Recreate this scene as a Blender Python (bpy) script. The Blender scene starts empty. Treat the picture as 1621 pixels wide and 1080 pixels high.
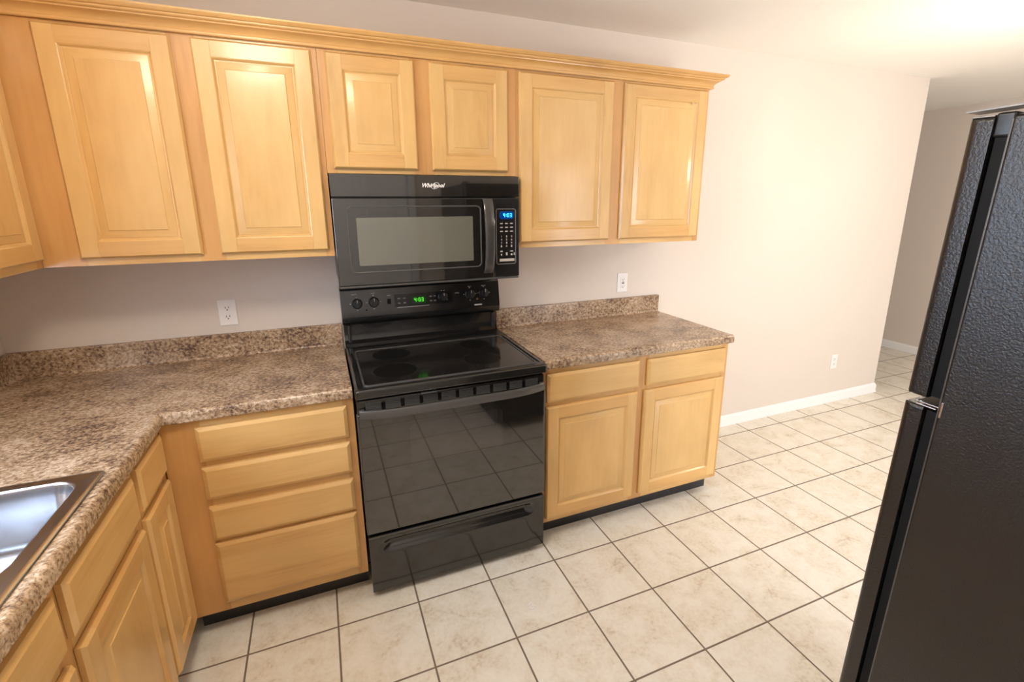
import bpy, bmesh, math, random
from mathutils import Vector, Matrix
random.seed(7)
PI = math.pi
C = bpy.context.scene.collection
SC = bpy.context.scene

# ------------------------------------------------------------------ camera
def cam_axes(yaw, pitch, roll):
    cy, sy, cp, sp = math.cos(yaw), math.sin(yaw), math.cos(pitch), math.sin(pitch)
    f = Vector((sy*cp, cy*cp, sp)); r = Vector((cy, -sy, 0)); u = r.cross(f)
    cr, sr = math.cos(roll), math.sin(roll)
    return cr*r + sr*u, -sr*r + cr*u, f
CAM = Vector((1.15856, -2.40448, 1.58057))
r_, u_, f_ = cam_axes(0.390450, -0.243312, -0.003300)
cd = bpy.data.cameras.new('camera'); cam = bpy.data.objects.new('camera', cd); C.objects.link(cam)
cam.matrix_world = Matrix(((r_.x, u_.x, -f_.x, CAM.x), (r_.y, u_.y, -f_.y, CAM.y), (r_.z, u_.z, -f_.z, CAM.z), (0, 0, 0, 1)))
cd.sensor_fit = 'HORIZONTAL'; cd.sensor_width = 36.0
cd.lens = 763.511*36/1621
cd.shift_x = -11.738/1621
cd.shift_y = -31.562/1621
cd.clip_start = 0.02
SC.camera = cam

# ------------------------------------------------------------------ world, exposure, lights
SC.view_settings.view_transform = 'Standard'; SC.view_settings.look = 'None'
SC.view_settings.gamma = 1; SC.view_settings.use_curve_mapping = False
SC.view_settings.exposure = 0.30
SC.cycles.use_denoising = True
try: SC.cycles.denoiser = 'OPENIMAGEDENOISE'
except Exception: pass
SC.cycles.max_bounces = 10; SC.cycles.diffuse_bounces = 6; SC.cycles.sample_clamp_indirect = 6
W = bpy.data.worlds.new('sky'); SC.world = W; W.use_nodes = True
W.node_tree.nodes['Background'].inputs[0].default_value = (0.55, 0.70, 1.0, 1)
W.node_tree.nodes['Background'].inputs[1].default_value = 1.6
def area(name, loc, target, sx, sy, power, col):
    l = bpy.data.lights.new(name, 'AREA'); l.shape = 'RECTANGLE'; l.size = sx; l.size_y = sy
    l.energy = power; l.color = col
    o = bpy.data.objects.new(name, l); C.objects.link(o); o.location = loc
    o.rotation_euler = (Vector(target)-Vector(loc)).to_track_quat('-Z', 'Y').to_euler()
    return o
# daylight through the window over the sink, and an added fill light at the unseen dining end
area('window_daylight', (-0.16, -1.42, 1.62), (1.5, -1.42, 1.3), 0.86, 0.95, 34, (0.62, 0.78, 1.0))
area('patio_fill', (3.9, -4.66, 1.1), (3.9, -2, 1.0), 1.7, 2.0, 110, (0.95, 0.97, 1.0))
PENDANT = Vector((4.22, -1.16, 1.80))
DOME = Vector((0.95, -1.55, 2.25))
PEND_E, DOME_E = 47.0, 38.0

# ------------------------------------------------------------------ materials
MATS = {}
def new_mat(name):
    m = bpy.data.materials.new(name); m.use_nodes = True; MATS[name] = m
    nt = m.node_tree; b = nt.nodes['Principled BSDF']
    return m, nt, b
def N(nt, t, **kw):
    n = nt.nodes.new(t)
    for k, v in kw.items():
        if k in n.inputs: n.inputs[k].default_value = v
        else: setattr(n, k, v)
    return n
def L(nt, a, b): nt.links.new(a, b)
def simple(name, col, rough=0.5, metal=0.0, spec=0.5, coat=0.0, emit=None, es=0.0):
    m, nt, b = new_mat(name)
    b.inputs['Base Color'].default_value = (*col, 1); b.inputs['Roughness'].default_value = rough
    b.inputs['Metallic'].default_value = metal; b.inputs['Specular IOR Level'].default_value = spec
    b.inputs['Coat Weight'].default_value = coat; b.inputs['Coat Roughness'].default_value = 0.08
    if emit: b.inputs['Emission Color'].default_value = (*emit, 1); b.inputs['Emission Strength'].default_value = es
    return m
def ramp(nt, stops):
    r = nt.nodes.new('ShaderNodeValToRGB'); e = r.color_ramp.elements
    while len(e) < len(stops): e.new(0.5)
    for k, (p, c) in enumerate(stops): e[k].position = p; e[k].color = (*c, 1)
    return r
def bump(nt, b, h, strength, dist=0.002):
    n = N(nt, 'ShaderNodeBump'); n.inputs['Strength'].default_value = strength; n.inputs['Distance'].default_value = dist
    L(nt, h, n.inputs['Height']); L(nt, n.outputs[0], b.inputs['Normal']); return n

def wood(name, scale, k=(1, 1, 1)):
    m, nt, b = new_mat(name)
    g = N(nt, 'ShaderNodeNewGeometry'); oi = N(nt, 'ShaderNodeObjectInfo')
    off = N(nt, 'ShaderNodeVectorMath', operation='SCALE'); off.inputs[0].default_value = (37.1, 19.7, 53.3)
    L(nt, oi.outputs['Random'], off.inputs['Scale'])
    add = N(nt, 'ShaderNodeVectorMath', operation='ADD'); L(nt, g.outputs['Position'], add.inputs[0]); L(nt, off.outputs[0], add.inputs[1])
    mp = N(nt, 'ShaderNodeMapping'); mp.inputs['Scale'].default_value = scale; L(nt, add.outputs[0], mp.inputs[0])
    n1 = N(nt, 'ShaderNodeTexNoise'); n1.inputs['Scale'].default_value = 1.0; n1.inputs['Detail'].default_value = 5; n1.inputs['Distortion'].default_value = 0.7
    n2 = N(nt, 'ShaderNodeTexNoise'); n2.inputs['Scale'].default_value = 7.0; n2.inputs['Detail'].default_value = 3; n2.inputs['Distortion'].default_value = 0.2
    n3 = N(nt, 'ShaderNodeTexNoise'); n3.inputs['Scale'].default_value = 3.0; n3.inputs['Detail'].default_value = 2
    L(nt, mp.outputs[0], n1.inputs[0]); L(nt, mp.outputs[0], n2.inputs[0]); L(nt, add.outputs[0], n3.inputs[0])
    mx = N(nt, 'ShaderNodeMix', data_type='FLOAT'); mx.inputs[0].default_value = 0.30
    L(nt, n1.outputs[0], mx.inputs[2]); L(nt, n2.outputs[0], mx.inputs[3])
    def kk(*c): return tuple(a*b_ for a, b_ in zip(c, k))
    r = ramp(nt, [(0.25, kk(0.53, 0.292, 0.094)), (0.42, kk(0.655, 0.390, 0.138)), (0.56, kk(0.695, 0.432, 0.163)), (0.78, kk(0.738, 0.482, 0.200))])
    L(nt, mx.outputs[0], r.inputs[0])
    # board-to-board tone
    hs = N(nt, 'ShaderNodeHueSaturation'); L(nt, r.outputs[0], hs.inputs['Color'])
    mr = N(nt, 'ShaderNodeMapRange'); mr.inputs['From Min'].default_value = 0.3; mr.inputs['From Max'].default_value = 0.7; mr.inputs['To Min'].default_value = 0.91; mr.inputs['To Max'].default_value = 1.06
    L(nt, n3.outputs[0], mr.inputs[0]); L(nt, mr.outputs[0], hs.inputs['Value'])
    L(nt, hs.outputs[0], b.inputs['Base Color'])
    b.inputs['Roughness'].default_value = 0.36; b.inputs['Coat Weight'].default_value = 0.35; b.inputs['Coat Roughness'].default_value = 0.16
    bump(nt, b, n2.outputs[0], 0.06, 0.001)
    return m
WV = wood('maple_vertical', (6.5, 6.5, 1.1))
WH = wood('maple_horizontal', (1.0, 1.0, 13))
WS = wood('maple_stile_face', (9, 9, 0.9), (0.90, 0.78, 0.70))
WR = wood('maple_rail', (1.0, 1.0, 13), (0.96, 0.90, 0.84))

def wall_mat(name, col, bmp=0.10):
    m, nt, b = new_mat(name)
    g = N(nt, 'ShaderNodeNewGeometry'); n = N(nt, 'ShaderNodeTexNoise'); n.inputs['Scale'].default_value = 130; n.inputs['Detail'].default_value = 3
    L(nt, g.outputs['Position'], n.inputs[0]); b.inputs['Base Color'].default_value = (*col, 1); b.inputs['Roughness'].default_value = 0.75
    b.inputs['Specular IOR Level'].default_value = 0.25
    bump(nt, b, n.outputs[0], bmp, 0.001); return m
WALL = wall_mat('greige_paint', (0.675, 0.60, 0.53))
CEIL = wall_mat('ceiling_paint', (0.87, 0.84, 0.79), 0.3)
WHITE = simple('white_trim_paint', (0.84, 0.83, 0.82), 0.35)
PLATE = simple('outlet_plastic', (0.80, 0.77, 0.74), 0.35)
SLOT = simple('outlet_slot', (0.05, 0.045, 0.04), 0.6)
BLK = simple('black_enamel', (0.012, 0.011, 0.010), 0.11, spec=0.85)
GLS = simple('black_glass', (0.009, 0.008, 0.007), 0.03, spec=1.0, coat=0.8)
BPL = simple('black_plastic', (0.014, 0.013, 0.013), 0.32)
GASK = simple('gasket_rubber', (0.004, 0.004, 0.004), 0.7, spec=0.25)
SLATM = simple('vent_plastic', (0.065, 0.060, 0.056), 0.35)
MARK = simple('pale_print', (0.52, 0.48, 0.45), 0.5)
SIL = simple('silver_print', (0.62, 0.58, 0.54), 0.35, 0.3)
TOE = simple('toe_kick_vinyl', (0.018, 0.017, 0.018), 0.45)
CHR = simple('hinge_metal', (0.55, 0.52, 0.49), 0.28, 1.0)
SLVR = simple('grey_frame_line', (0.10, 0.095, 0.09), 0.3, 0.4)
DISP = simple('display_lens', (0.004, 0.004, 0.005), 0.1)
BLUEBG = simple('blue_display_lens', (0.0, 0.01, 0.05), 0.1, emit=(0.0, 0.06, 0.35), es=0.5)
GREENBG = simple('green_display_lens', (0.0, 0.02, 0.0), 0.1, emit=(0.0, 0.2, 0.0), es=0.05)
BLUE = simple('blue_digits', (0, 0.1, 0.3), 0.4, emit=(0.05, 0.62, 1.0), es=2.2)
GREEN = simple('green_digits', (0, 0.3, 0), 0.4, emit=(0.12, 1.0, 0.05), es=0.75)
WINM = simple('oven_window_screen', (0.14, 0.135, 0.105), 0.06, spec=0.8, coat=0.6)
OWIN = simple('oven_window_glass', (0.022, 0.019, 0.017), 0.03, spec=1.0, coat=0.8)
ORANGE = simple('indicator_lens', (0.25, 0.09, 0.02), 0.3)
OPAL = simple('opal_globe_glass', (0.9, 0.85, 0.75), 0.4)
BRASS = simple('brushed_nickel', (0.5, 0.46, 0.42), 0.35, 1.0)
BURN = simple('burner_zone', (0.004, 0.0035, 0.003), 0.45, spec=0.3)
RING = simple('burner_ring_print', (0.035, 0.03, 0.028), 0.2)

def steel():
    m, nt, b = new_mat('stainless_steel')
    b.inputs['Metallic'].default_value = 1.0; b.inputs['Base Color'].default_value = (0.66, 0.67, 0.70, 1); b.inputs['Roughness'].default_value = 0.22
    g = N(nt, 'ShaderNodeNewGeometry'); mp = N(nt, 'ShaderNodeMapping'); mp.inputs['Scale'].default_value = (300, 6, 6)
    n = N(nt, 'ShaderNodeTexNoise'); n.inputs['Scale'].default_value = 1
    L(nt, g.outputs['Position'], mp.inputs[0]); L(nt, mp.outputs[0], n.inputs[0]); bump(nt, b, n.outputs[0], 0.05, 0.0005)
    return m
STEEL = steel()

def laminate():
    m, nt, b = new_mat('speckled_laminate')
    g = N(nt, 'ShaderNodeNewGeometry')
    mp = N(nt, 'ShaderNodeMapping'); mp.inputs['Scale'].default_value = (0.9, 1.05, 1.0); mp.inputs['Rotation'].default_value = (0.2, 0.1, 0.3)
    L(nt, g.outputs['Position'], mp.inputs[0])
    a = N(nt, 'ShaderNodeTexNoise'); a.inputs['Scale'].default_value = 8; a.inputs['Detail'].default_value = 4
    c = N(nt, 'ShaderNodeTexNoise'); c.inputs['Scale'].default_value = 92; c.inputs['Detail'].default_value = 5; c.inputs['Roughness'].default_value = 0.66; c.inputs['Distortion'].default_value = 0.15
    d = N(nt, 'ShaderNodeTexNoise'); d.inputs['Scale'].default_value = 170; d.inputs['Detail'].default_value = 2
    for n in (a, c, d): L(nt, mp.outputs[0], n.inputs[0])
    m1 = N(nt, 'ShaderNodeMix', data_type='FLOAT'); m1.inputs[0].default_value = 0.33
    L(nt, c.outputs[0], m1.inputs[2]); L(nt, a.outputs[0], m1.inputs[3])
    r = ramp(nt, [(0.38, (0.085, 0.045, 0.032)), (0.435, (0.205, 0.130, 0.085)), (0.485, (0.355, 0.232, 0.128)), (0.53, (0.425, 0.300, 0.198)), (0.60, (0.60, 0.455, 0.325))])
    L(nt, m1.outputs[0], r.inputs[0])
    r2 = ramp(nt, [(0.36, (1, 1, 1)), (0.42, (0, 0, 0))]); L(nt, d.outputs[0], r2.inputs[0])
    mx = N(nt, 'ShaderNodeMix', data_type='RGBA'); L(nt, r.outputs[0], mx.inputs[6]); mx.inputs[7].default_value = (0.075, 0.055, 0.055, 1)
    ml = N(nt, 'ShaderNodeMath', operation='MULTIPLY'); ml.inputs[1].default_value = 0.50; L(nt, r2.outputs[0], ml.inputs[0]); L(nt, ml.outputs[0], mx.inputs[0])
    L(nt, mx.outputs[2], b.inputs['Base Color']); b.inputs['Roughness'].default_value = 0.25; b.inputs['Specular IOR Level'].default_value = 0.55
    bump(nt, b, d.outputs[0], 0.05, 0.0006)
    return m
LAM = laminate()

TP, GX, GY = 0.3067, 1.3964, -0.4344
def tile():
    m, nt, b = new_mat('ceramic_floor_tile')
    g = N(nt, 'ShaderNodeNewGeometry'); s = N(nt, 'ShaderNodeSeparateXYZ'); L(nt, g.outputs['Position'], s.inputs[0])
    def cell(out, off):
        x = N(nt, 'ShaderNodeMath', operation='SUBTRACT'); L(nt, out, x.inputs[0]); x.inputs[1].default_value = off
        y = N(nt, 'ShaderNodeMath', operation='DIVIDE'); L(nt, x.outputs[0], y.inputs[0]); y.inputs[1].default_value = TP
        f = N(nt, 'ShaderNodeMath', operation='FLOOR'); L(nt, y.outputs[0], f.inputs[0])
        r = N(nt, 'ShaderNodeMath', operation='ROUND'); L(nt, y.outputs[0], r.inputs[0])
        e = N(nt, 'ShaderNodeMath', operation='SUBTRACT'); L(nt, y.outputs[0], e.inputs[0]); L(nt, r.outputs[0], e.inputs[1])
        ab = N(nt, 'ShaderNodeMath', operation='ABSOLUTE'); L(nt, e.outputs[0], ab.inputs[0]); return f, ab
    fx, ax = cell(s.outputs[0], GX); fy, ay = cell(s.outputs[1], GY)
    mn = N(nt, 'ShaderNodeMath', operation='MINIMUM'); L(nt, ax.outputs[0], mn.inputs[0]); L(nt, ay.outputs[0], mn.inputs[1])
    gr = N(nt, 'ShaderNodeMapRange'); gr.inputs['From Min'].default_value = 0.0088; gr.inputs['From Max'].default_value = 0.0130
    L(nt, mn.outputs[0], gr.inputs[0])
    cb = N(nt, 'ShaderNodeCombineXYZ'); L(nt, fx.outputs[0], cb.inputs[0]); L(nt, fy.outputs[0], cb.inputs[1])
    wn = N(nt, 'ShaderNodeTexWhiteNoise'); L(nt, cb.outputs[0], wn.inputs[0])
    sc = N(nt, 'ShaderNodeVectorMath', operation='SCALE'); sc.inputs['Scale'].default_value = 9.0; L(nt, wn.outputs['Color'], sc.inputs[0])
    ad = N(nt, 'ShaderNodeVectorMath', operation='ADD'); L(nt, g.outputs['Position'], ad.inputs[0]); L(nt, sc.outputs[0], ad.inputs[1])
    a = N(nt, 'ShaderNodeTexNoise'); a.inputs['Scale'].default_value = 9; a.inputs['Detail'].default_value = 6; a.inputs['Roughness'].default_value = 0.62; a.inputs['Distortion'].default_value = 0.6
    c = N(nt, 'ShaderNodeTexNoise'); c.inputs['Scale'].default_value = 75; c.inputs['Detail'].default_value = 3
    L(nt, ad.outputs[0], a.inputs[0]); L(nt, ad.outputs[0], c.inputs[0])
    mi = N(nt, 'ShaderNodeMix', data_type='FLOAT'); mi.inputs[0].default_value = 0.3; L(nt, a.outputs[0], mi.inputs[2]); L(nt, c.outputs[0], mi.inputs[3])
    r = ramp(nt, [(0.32, (0.58, 0.49, 0.37)), (0.43, (0.745, 0.695, 0.59)), (0.54, (0.81, 0.775, 0.69)), (0.68, (0.85, 0.825, 0.755))])
    L(nt, mi.outputs[0], r.inputs[0])
    mx = N(nt, 'ShaderNodeMix', data_type='RGBA'); L(nt, gr.outputs[0], mx.inputs[0]); mx.inputs[6].default_value = (0.19, 0.143, 0.106, 1); L(nt, r.outputs[0], mx.inputs[7])
    L(nt, mx.outputs[2], b.inputs['Base Color'])
    rr = N(nt, 'ShaderNodeMapRange'); rr.inputs['To Min'].default_value = 0.8; rr.inputs['To Max'].default_value = 0.34; L(nt, gr.outputs[0], rr.inputs[0]); L(nt, rr.outputs[0], b.inputs['Roughness'])
    bump(nt, b, gr.outputs[0], 0.5, 0.0015)
    return m
TILE = tile()

def fridge_skin():
    m, nt, b = new_mat('pebbled_black_steel')
    g = N(nt, 'ShaderNodeNewGeometry'); n = N(nt, 'ShaderNodeTexNoise'); n.inputs['Scale'].default_value = 240; n.inputs['Detail'].default_value = 2; n.inputs['Distortion'].default_value = 0.4
    L(nt, g.outputs['Position'], n.inputs[0]); b.inputs['Base Color'].default_value = (0.013, 0.010, 0.008, 1); b.inputs['Roughness'].default_value = 0.36
    b.inputs['Specular IOR Level'].default_value = 0.6
    bump(nt, b, n.outputs[0], 0.6, 0.0013); return m
FRG = fridge_skin()

def cooktop_glass():
    m, nt, b = new_mat('speckled_cooktop_glass')
    g = N(nt, 'ShaderNodeNewGeometry'); v = N(nt, 'ShaderNodeTexVoronoi'); v.inputs['Scale'].default_value = 55
    L(nt, g.outputs['Position'], v.inputs[0])
    r = ramp(nt, [(0.0, (1, 1, 1)), (0.06, (1, 1, 1)), (0.10, (0, 0, 0))]); L(nt, v.outputs['Distance'], r.inputs[0])
    sp = N(nt, 'ShaderNodeSeparateColor'); L(nt, v.outputs['Color'], sp.inputs[0]); gt = N(nt, 'ShaderNodeMath', operation='GREATER_THAN'); gt.inputs[1].default_value = 0.93; L(nt, sp.outputs[0], gt.inputs[0])
    ml = N(nt, 'ShaderNodeMath', operation='MULTIPLY'); L(nt, r.outputs[0], ml.inputs[0]); L(nt, gt.outputs[0], ml.inputs[1])
    mx = N(nt, 'ShaderNodeMix', data_type='RGBA'); L(nt, ml.outputs[0], mx.inputs[0]); mx.inputs[6].default_value = (0.014, 0.012, 0.011, 1); mx.inputs[7].default_value = (0.55, 0.52, 0.48, 1)
    L(nt, mx.outputs[2], b.inputs['Base Color']); b.inputs['Roughness'].default_value = 0.10; b.inputs['Specular IOR Level'].default_value = 0.8
    return m
COOK = cooktop_glass()

def pane_mat():
    m, nt, b = new_mat('window_glass'); nt.nodes.remove(b)
    o = nt.nodes['Material Output']; t = N(nt, 'ShaderNodeBsdfTransparent'); gl = N(nt, 'ShaderNodeBsdfGlossy'); gl.inputs['Roughness'].default_value = 0.02
    mx = N(nt, 'ShaderNodeMixShader'); mx.inputs[0].default_value = 0.07; L(nt, t.outputs[0], mx.inputs[1]); L(nt, gl.outputs[0], mx.inputs[2]); L(nt, mx.outputs[0], o.inputs[0]); return m
PANE = pane_mat()
def glow_mat(name, col, s):
    m, nt, b = new_mat(name); b.inputs['Base Color'].default_value = (0.9, 0.87, 0.8, 1)
    b.inputs['Emission Color'].default_value = (*col, 1); b.inputs['Emission Strength'].default_value = s; return m
PGLOW = glow_mat('lit_pendant_glass', (1.0, 0.84, 0.66), PEND_E)
DGLOW = glow_mat('lit_dome_glass', (1.0, 0.87, 0.70), DOME_E)

# ------------------------------------------------------------------ mesh helpers
def BM(): return bmesh.new()
def box(bm, x0, x1, y0, y1, z0, z1, bev=0.0, seg=2, mi=0):
    vs = [bm.verts.new((x, y, z)) for z in (z0, z1) for y in (y0, y1) for x in (x0, x1)]
    idx = [(0, 2, 3, 1), (4, 5, 7, 6), (0, 1, 5, 4), (2, 6, 7, 3), (0, 4, 6, 2), (1, 3, 7, 5)]
    fs = [bm.faces.new([vs[i] for i in q]) for q in idx]
    for f in fs: f.material_index = mi
    if bev > 0:
        es = {e for f in fs for e in f.edges}
        bmesh.ops.bevel(bm, geom=list(es), offset=bev, segments=seg, profile=0.5, affect='EDGES')
    return bm
def sweep(bm, prof, path, cap=True, mi=0):
    """prof: (offset, z) points; path: list of (point, offset direction) – swept with mitred frames"""
    rings = [[bm.verts.new((p[0]+d[0]*o, p[1]+d[1]*o, z)) for o, z in prof] for p, d in path]
    n = len(prof)
    for a, b in zip(rings, rings[1:]):
        for k in range(n):
            f = bm.faces.new((a[k], a[(k+1) % n], b[(k+1) % n], b[k])); f.material_index = mi
    if cap:
        for r in (rings[0], rings[-1]):
            f = bm.faces.new(r); f.material_index = mi
def rings_to_mesh(bm, rings, cap0=True, cap1=True, mi=0, closed=True):
    R = [[bm.verts.new(p) for p in r] for r in rings]
    n = len(R[0])
    for a, b in zip(R, R[1:]):
        for k in range(n if closed else n-1):
            f = bm.faces.new((a[k], a[(k+1) % n], b[(k+1) % n], b[k])); f.material_index = mi
    if cap0: bm.faces.new(R[0][::-1]).material_index = mi
    if cap1: bm.faces.new(R[-1]).material_index = mi
def frame_of(axis):
    a = Vector(axis).normalized(); t = Vector((0, 0, 1)) if abs(a.z) < 0.9 else Vector((1, 0, 0))
    u = a.cross(t).normalized(); return a, u, a.cross(u).normalized()
def lathe(bm, prof, origin, axis, n=32, mi=0, cap0=True, cap1=True):
    """prof: (radius, distance along axis)"""
    a, u, v = frame_of(axis); o = Vector(origin)
    rings_to_mesh(bm, [[o + a*h + (u*math.cos(2*PI*k/n) + v*math.sin(2*PI*k/n))*r for k in range(n)] for r, h in prof], cap0, cap1, mi)
def tube(bm, pts, r, n=10, mi=0):
    pts = [Vector(p) for p in pts]; rings = []
    for i, p in enumerate(pts):
        t = (pts[min(i+1, len(pts)-1)] - pts[max(i-1, 0)]).normalized(); a, u, v = frame_of(t)
        rings.append([p + (u*math.cos(2*PI*k/n) + v*math.sin(2*PI*k/n))*r for k in range(n)])
    rings_to_mesh(bm, rings, mi=mi)
def rrect(cx, cy, w, h, r, n=6):
    pts = []
    for (sx, sy, a0) in ((1, 1, 0), (-1, 1, PI/2), (-1, -1, PI), (1, -1, 3*PI/2)):
        for k in range(n+1):
            a = a0 + PI/2*k/n
            pts.append((cx + sx*(w/2-r) + r*math.cos(a), cy + sy*(h/2-r) + r*math.sin(a)))
    return pts

def origin_of(parent):
    p = parent
    while p.parent: p = p.parent
    return Vector(p['_o']) if '_o' in p else Vector((0, 0, 0))
def link(name, bm, mats, parent=None, origin=None, smooth=True, angle=35):
    bmesh.ops.recalc_face_normals(bm, faces=bm.faces[:])
    me = bpy.data.meshes.new(name); 
    if parent is not None: off = origin_of(parent)
    elif origin is not None: off = Vector(origin)
    else: off = Vector((0, 0, 0))
    bmesh.ops.translate(bm, verts=bm.verts[:], vec=-off)
    bm.to_mesh(me); bm.free()
    for m in (mats if isinstance(mats, (list, tuple)) else [mats]): me.materials.append(m)
    if smooth:
        me.polygons.foreach_set('use_smooth', [True]*len(me.polygons)); me.set_sharp_from_angle(angle=math.radians(angle))
    o = bpy.data.objects.new(name, me); C.objects.link(o)
    if smooth:
        wn = o.modifiers.new('weighted_normal', 'WEIGHTED_NORMAL'); wn.keep_sharp = True; wn.weight = 80
    if parent is not None: o.parent = parent
    else: o.location = off
    return o
def thing(name, label, cat, loc, group=None):
    o = bpy.data.objects.new(name, None); o.empty_display_size = 0.1; C.objects.link(o); o.location = loc
    o['label'] = label; o['category'] = cat; o['_o'] = tuple(loc)
    if group: o['group'] = group
    return o
def tag(o, label, cat, group=None):
    o['label'] = label; o['category'] = cat
    if group: o['group'] = group
    return o
def struct(name, bm, mats, parent=None, **kw):
    o = link(name, bm, mats, parent, **kw)
    if parent is None: o['kind'] = 'structure'
    return o
def text_mesh(s, size, origin, xdir, ydir, name, mat, parent, shear=0.0, depth=0.0004, align='CENTER', bold=0.0):
    cu = bpy.data.curves.new('lettering', 'FONT'); cu.body = s; cu.size = size; cu.shear = shear; cu.extrude = depth
    cu.align_x = align; cu.align_y = 'CENTER'; cu.offset = bold; cu.resolution_u = 3
    t = bpy.data.objects.new('lettering', cu); C.objects.link(t)
    dg = bpy.context.evaluated_depsgraph_get(); me = bpy.data.meshes.new_from_object(t.evaluated_get(dg))
    bpy.data.objects.remove(t); bpy.data.curves.remove(cu)
    x = Vector(xdir).normalized(); y = Vector(ydir).normalized(); z = x.cross(y); o = Vector(origin) - origin_of(parent)
    me.transform(Matrix(((x.x, y.x, z.x, o.x), (x.y, y.y, z.y, o.y), (x.z, y.z, z.z, o.z), (0, 0, 0, 1))))
    me.name = name; me.materials.clear(); me.materials.append(mat)
    ob = bpy.data.objects.new(name, me); C.objects.link(ob); ob.parent = parent; return ob

# panels on a vertical face: O = lower left corner of the FRONT plane seen from the front
def ring_panel(bm, O, U, Nrm, w, h, steps, fills=True, miV=0, miH=0):
    """steps: (inset, depth-in); first = back edge.  returns nothing"""
    U = Vector(U); Nn = Vector(Nrm); O = Vector(O); Z = Vector((0, 0, 1))
    R = []
    for ins, d in steps:
        R.append([bm.verts.new(O + U*a + Z*b - Nn*d) for a, b in ((ins, ins), (w-ins, ins), (w-ins, h-ins), (ins, h-ins))])
    for a, b in zip(R, R[1:]):
        for k in range(4):
            f = bm.faces.new((a[k], a[(k+1) % 4], b[(k+1) % 4], b[k])); f.material_index = miH if k % 2 == 0 else miV
    f = bm.faces.new(R[-1]); f.material_index = miV
    f = bm.faces.new(R[0][::-1]); f.material_index = miV
def raised_door(O, U, Nn, w, h, cab, fr=0.056):
    """cope-and-stick frame with a raised centre panel; wood grain upright on stiles, level on rails"""
    Uv, Nv, Ov, Z = Vector(U), Vector(Nn), Vector(O), Vector((0, 0, 1))
    P = lambda a, b, d: Ov + Uv*a + Z*b - Nv*d
    T = 0.019
    bm = BM()
    # stiles (door body) ...
    e = 0.0065
    for (a0, a1, l, r) in ((0, fr, e, 0), (w-fr, w, 0, e)):
        rings_to_mesh(bm, [[P(a0, 0, T), P(a1, 0, T), P(a1, h, T), P(a0, h, T)],
                           [P(a0, 0, .0085), P(a1, 0, .0085), P(a1, h, .0085), P(a0, h, .0085)],
                           [P(a0+l, e, 0), P(a1-r, e, 0), P(a1-r, h-e, 0), P(a0+l, h-e, 0)]])
    # ... rails
    for (b0, b1, bo, to) in ((0, fr, e, 0), (h-fr, h, 0, e)):
        rings_to_mesh(bm, [[P(fr, b0, T), P(w-fr, b0, T), P(w-fr, b1, T), P(fr, b1, T)],
                           [P(fr, b0, .0085), P(w-fr, b0, .0085), P(w-fr, b1, .0085), P(fr, b1, .0085)],
                           [P(fr+.0004, b0+bo, .0003), P(w-fr-.0004, b0+bo, .0003), P(w-fr-.0004, b1-to, .0003), P(fr+.0004, b1-to, .0003)]], mi=1)
    door = link('door', bm, [WV, WR], cab)
    # sticking bead + raised panel
    bm = BM(); R = []
    steps = [(fr-.001, .016), (fr-.001, .0006), (fr+.003, .0025), (fr+.006, .0070), (fr+.008, .0095), (fr+.0115, .0100), (fr+.013, .0085), (fr+.036, .0030), (fr+.0375, .0008), (fr+.039, .0004)]
    ring_panel(bm, O, U, Nn, w, h, steps, miV=0, miH=1)
    link('raised_panel', bm, [WV, WH], door, angle=20)
    return door
def drawer_front(O, U, Nn, w, h, cab, name='drawer_front'):
    bm = BM(); ring_panel(bm, O, U, Nn, w, h, [(0, .019), (0, .0075), (.011, .0008), (.0135, 0)], miV=0, miH=0)
    return link(name, bm, WH, cab, angle=20)
def shell(bm, x0, x1, y0, y1, z0, z1, t=0.016, top=True, mi=0, front=None):
    """open-fronted carcass; front axis handled by the face frame"""
    box(bm, x0, x0+t, y0, y1, z0, z1, mi=mi); box(bm, x1-t, x1, y0, y1, z0, z1, mi=mi)
    box(bm, x0+t, x1-t, y0, y1, z0, z0+t, mi=mi)
    if top: box(bm, x0+t, x1-t, y0, y1, z1-t, z1, mi=mi)

X0, XR, XE = 1.2216, 2.0056, 3.0620     # range opening, end of the right base cabinet
YF, YD = -0.610, -0.630                 # base face frame, front plane of base fronts
UF, UD = -0.312, -0.332                 # upper face frame, front plane of upper doors
ZU, ZT, ZM = 1.370, 2.138, 1.690        # upper bottoms, tops, bottom over the microwave
CH = 2.44
FX, BX = 6.87, 5.395                    # far wall, end corner of the back wall
SY, NY = -4.5, 2.6                      # dining end, hall end

# ------------------------------------------------------------------ room shell
bm = BM(); box(bm, -0.2, FX+0.2, SY-0.2, NY+0.2, -0.1, 0.0); struct('floor', bm, TILE)
bm = BM(); box(bm, -0.2, FX+0.2, SY-0.2, NY+0.2, CH, CH+0.1); struct('ceiling', bm, CEIL)
bm = BM(); box(bm, -0.12, BX, 0.0, 0.12, 0, CH); box(bm, BX-0.12, BX, 0.12, NY, 0, CH); struct('wall_back', bm, WALL)
bm = BM(); box(bm, FX, FX+0.12, SY, NY, 0, CH); struct('wall_right', bm, WALL)
bm = BM(); box(bm, BX, FX, NY, NY+0.12, 0, CH); struct('wall_hall_end', bm, WALL)
WY0, WY1, WZ0, WZ1 = -1.86, -0.98, 1.16, 2.10
bm = BM()
box(bm, -0.12, 0, WY1, 0, 0, CH); box(bm, -0.12, 0, -2.74, WY0, 0, CH)
box(bm, -0.12, 0, WY0, WY1, 0, WZ0); box(bm, -0.12, 0, WY0, WY1, WZ1, CH)
struct('wall_left', bm, WALL)
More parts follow.
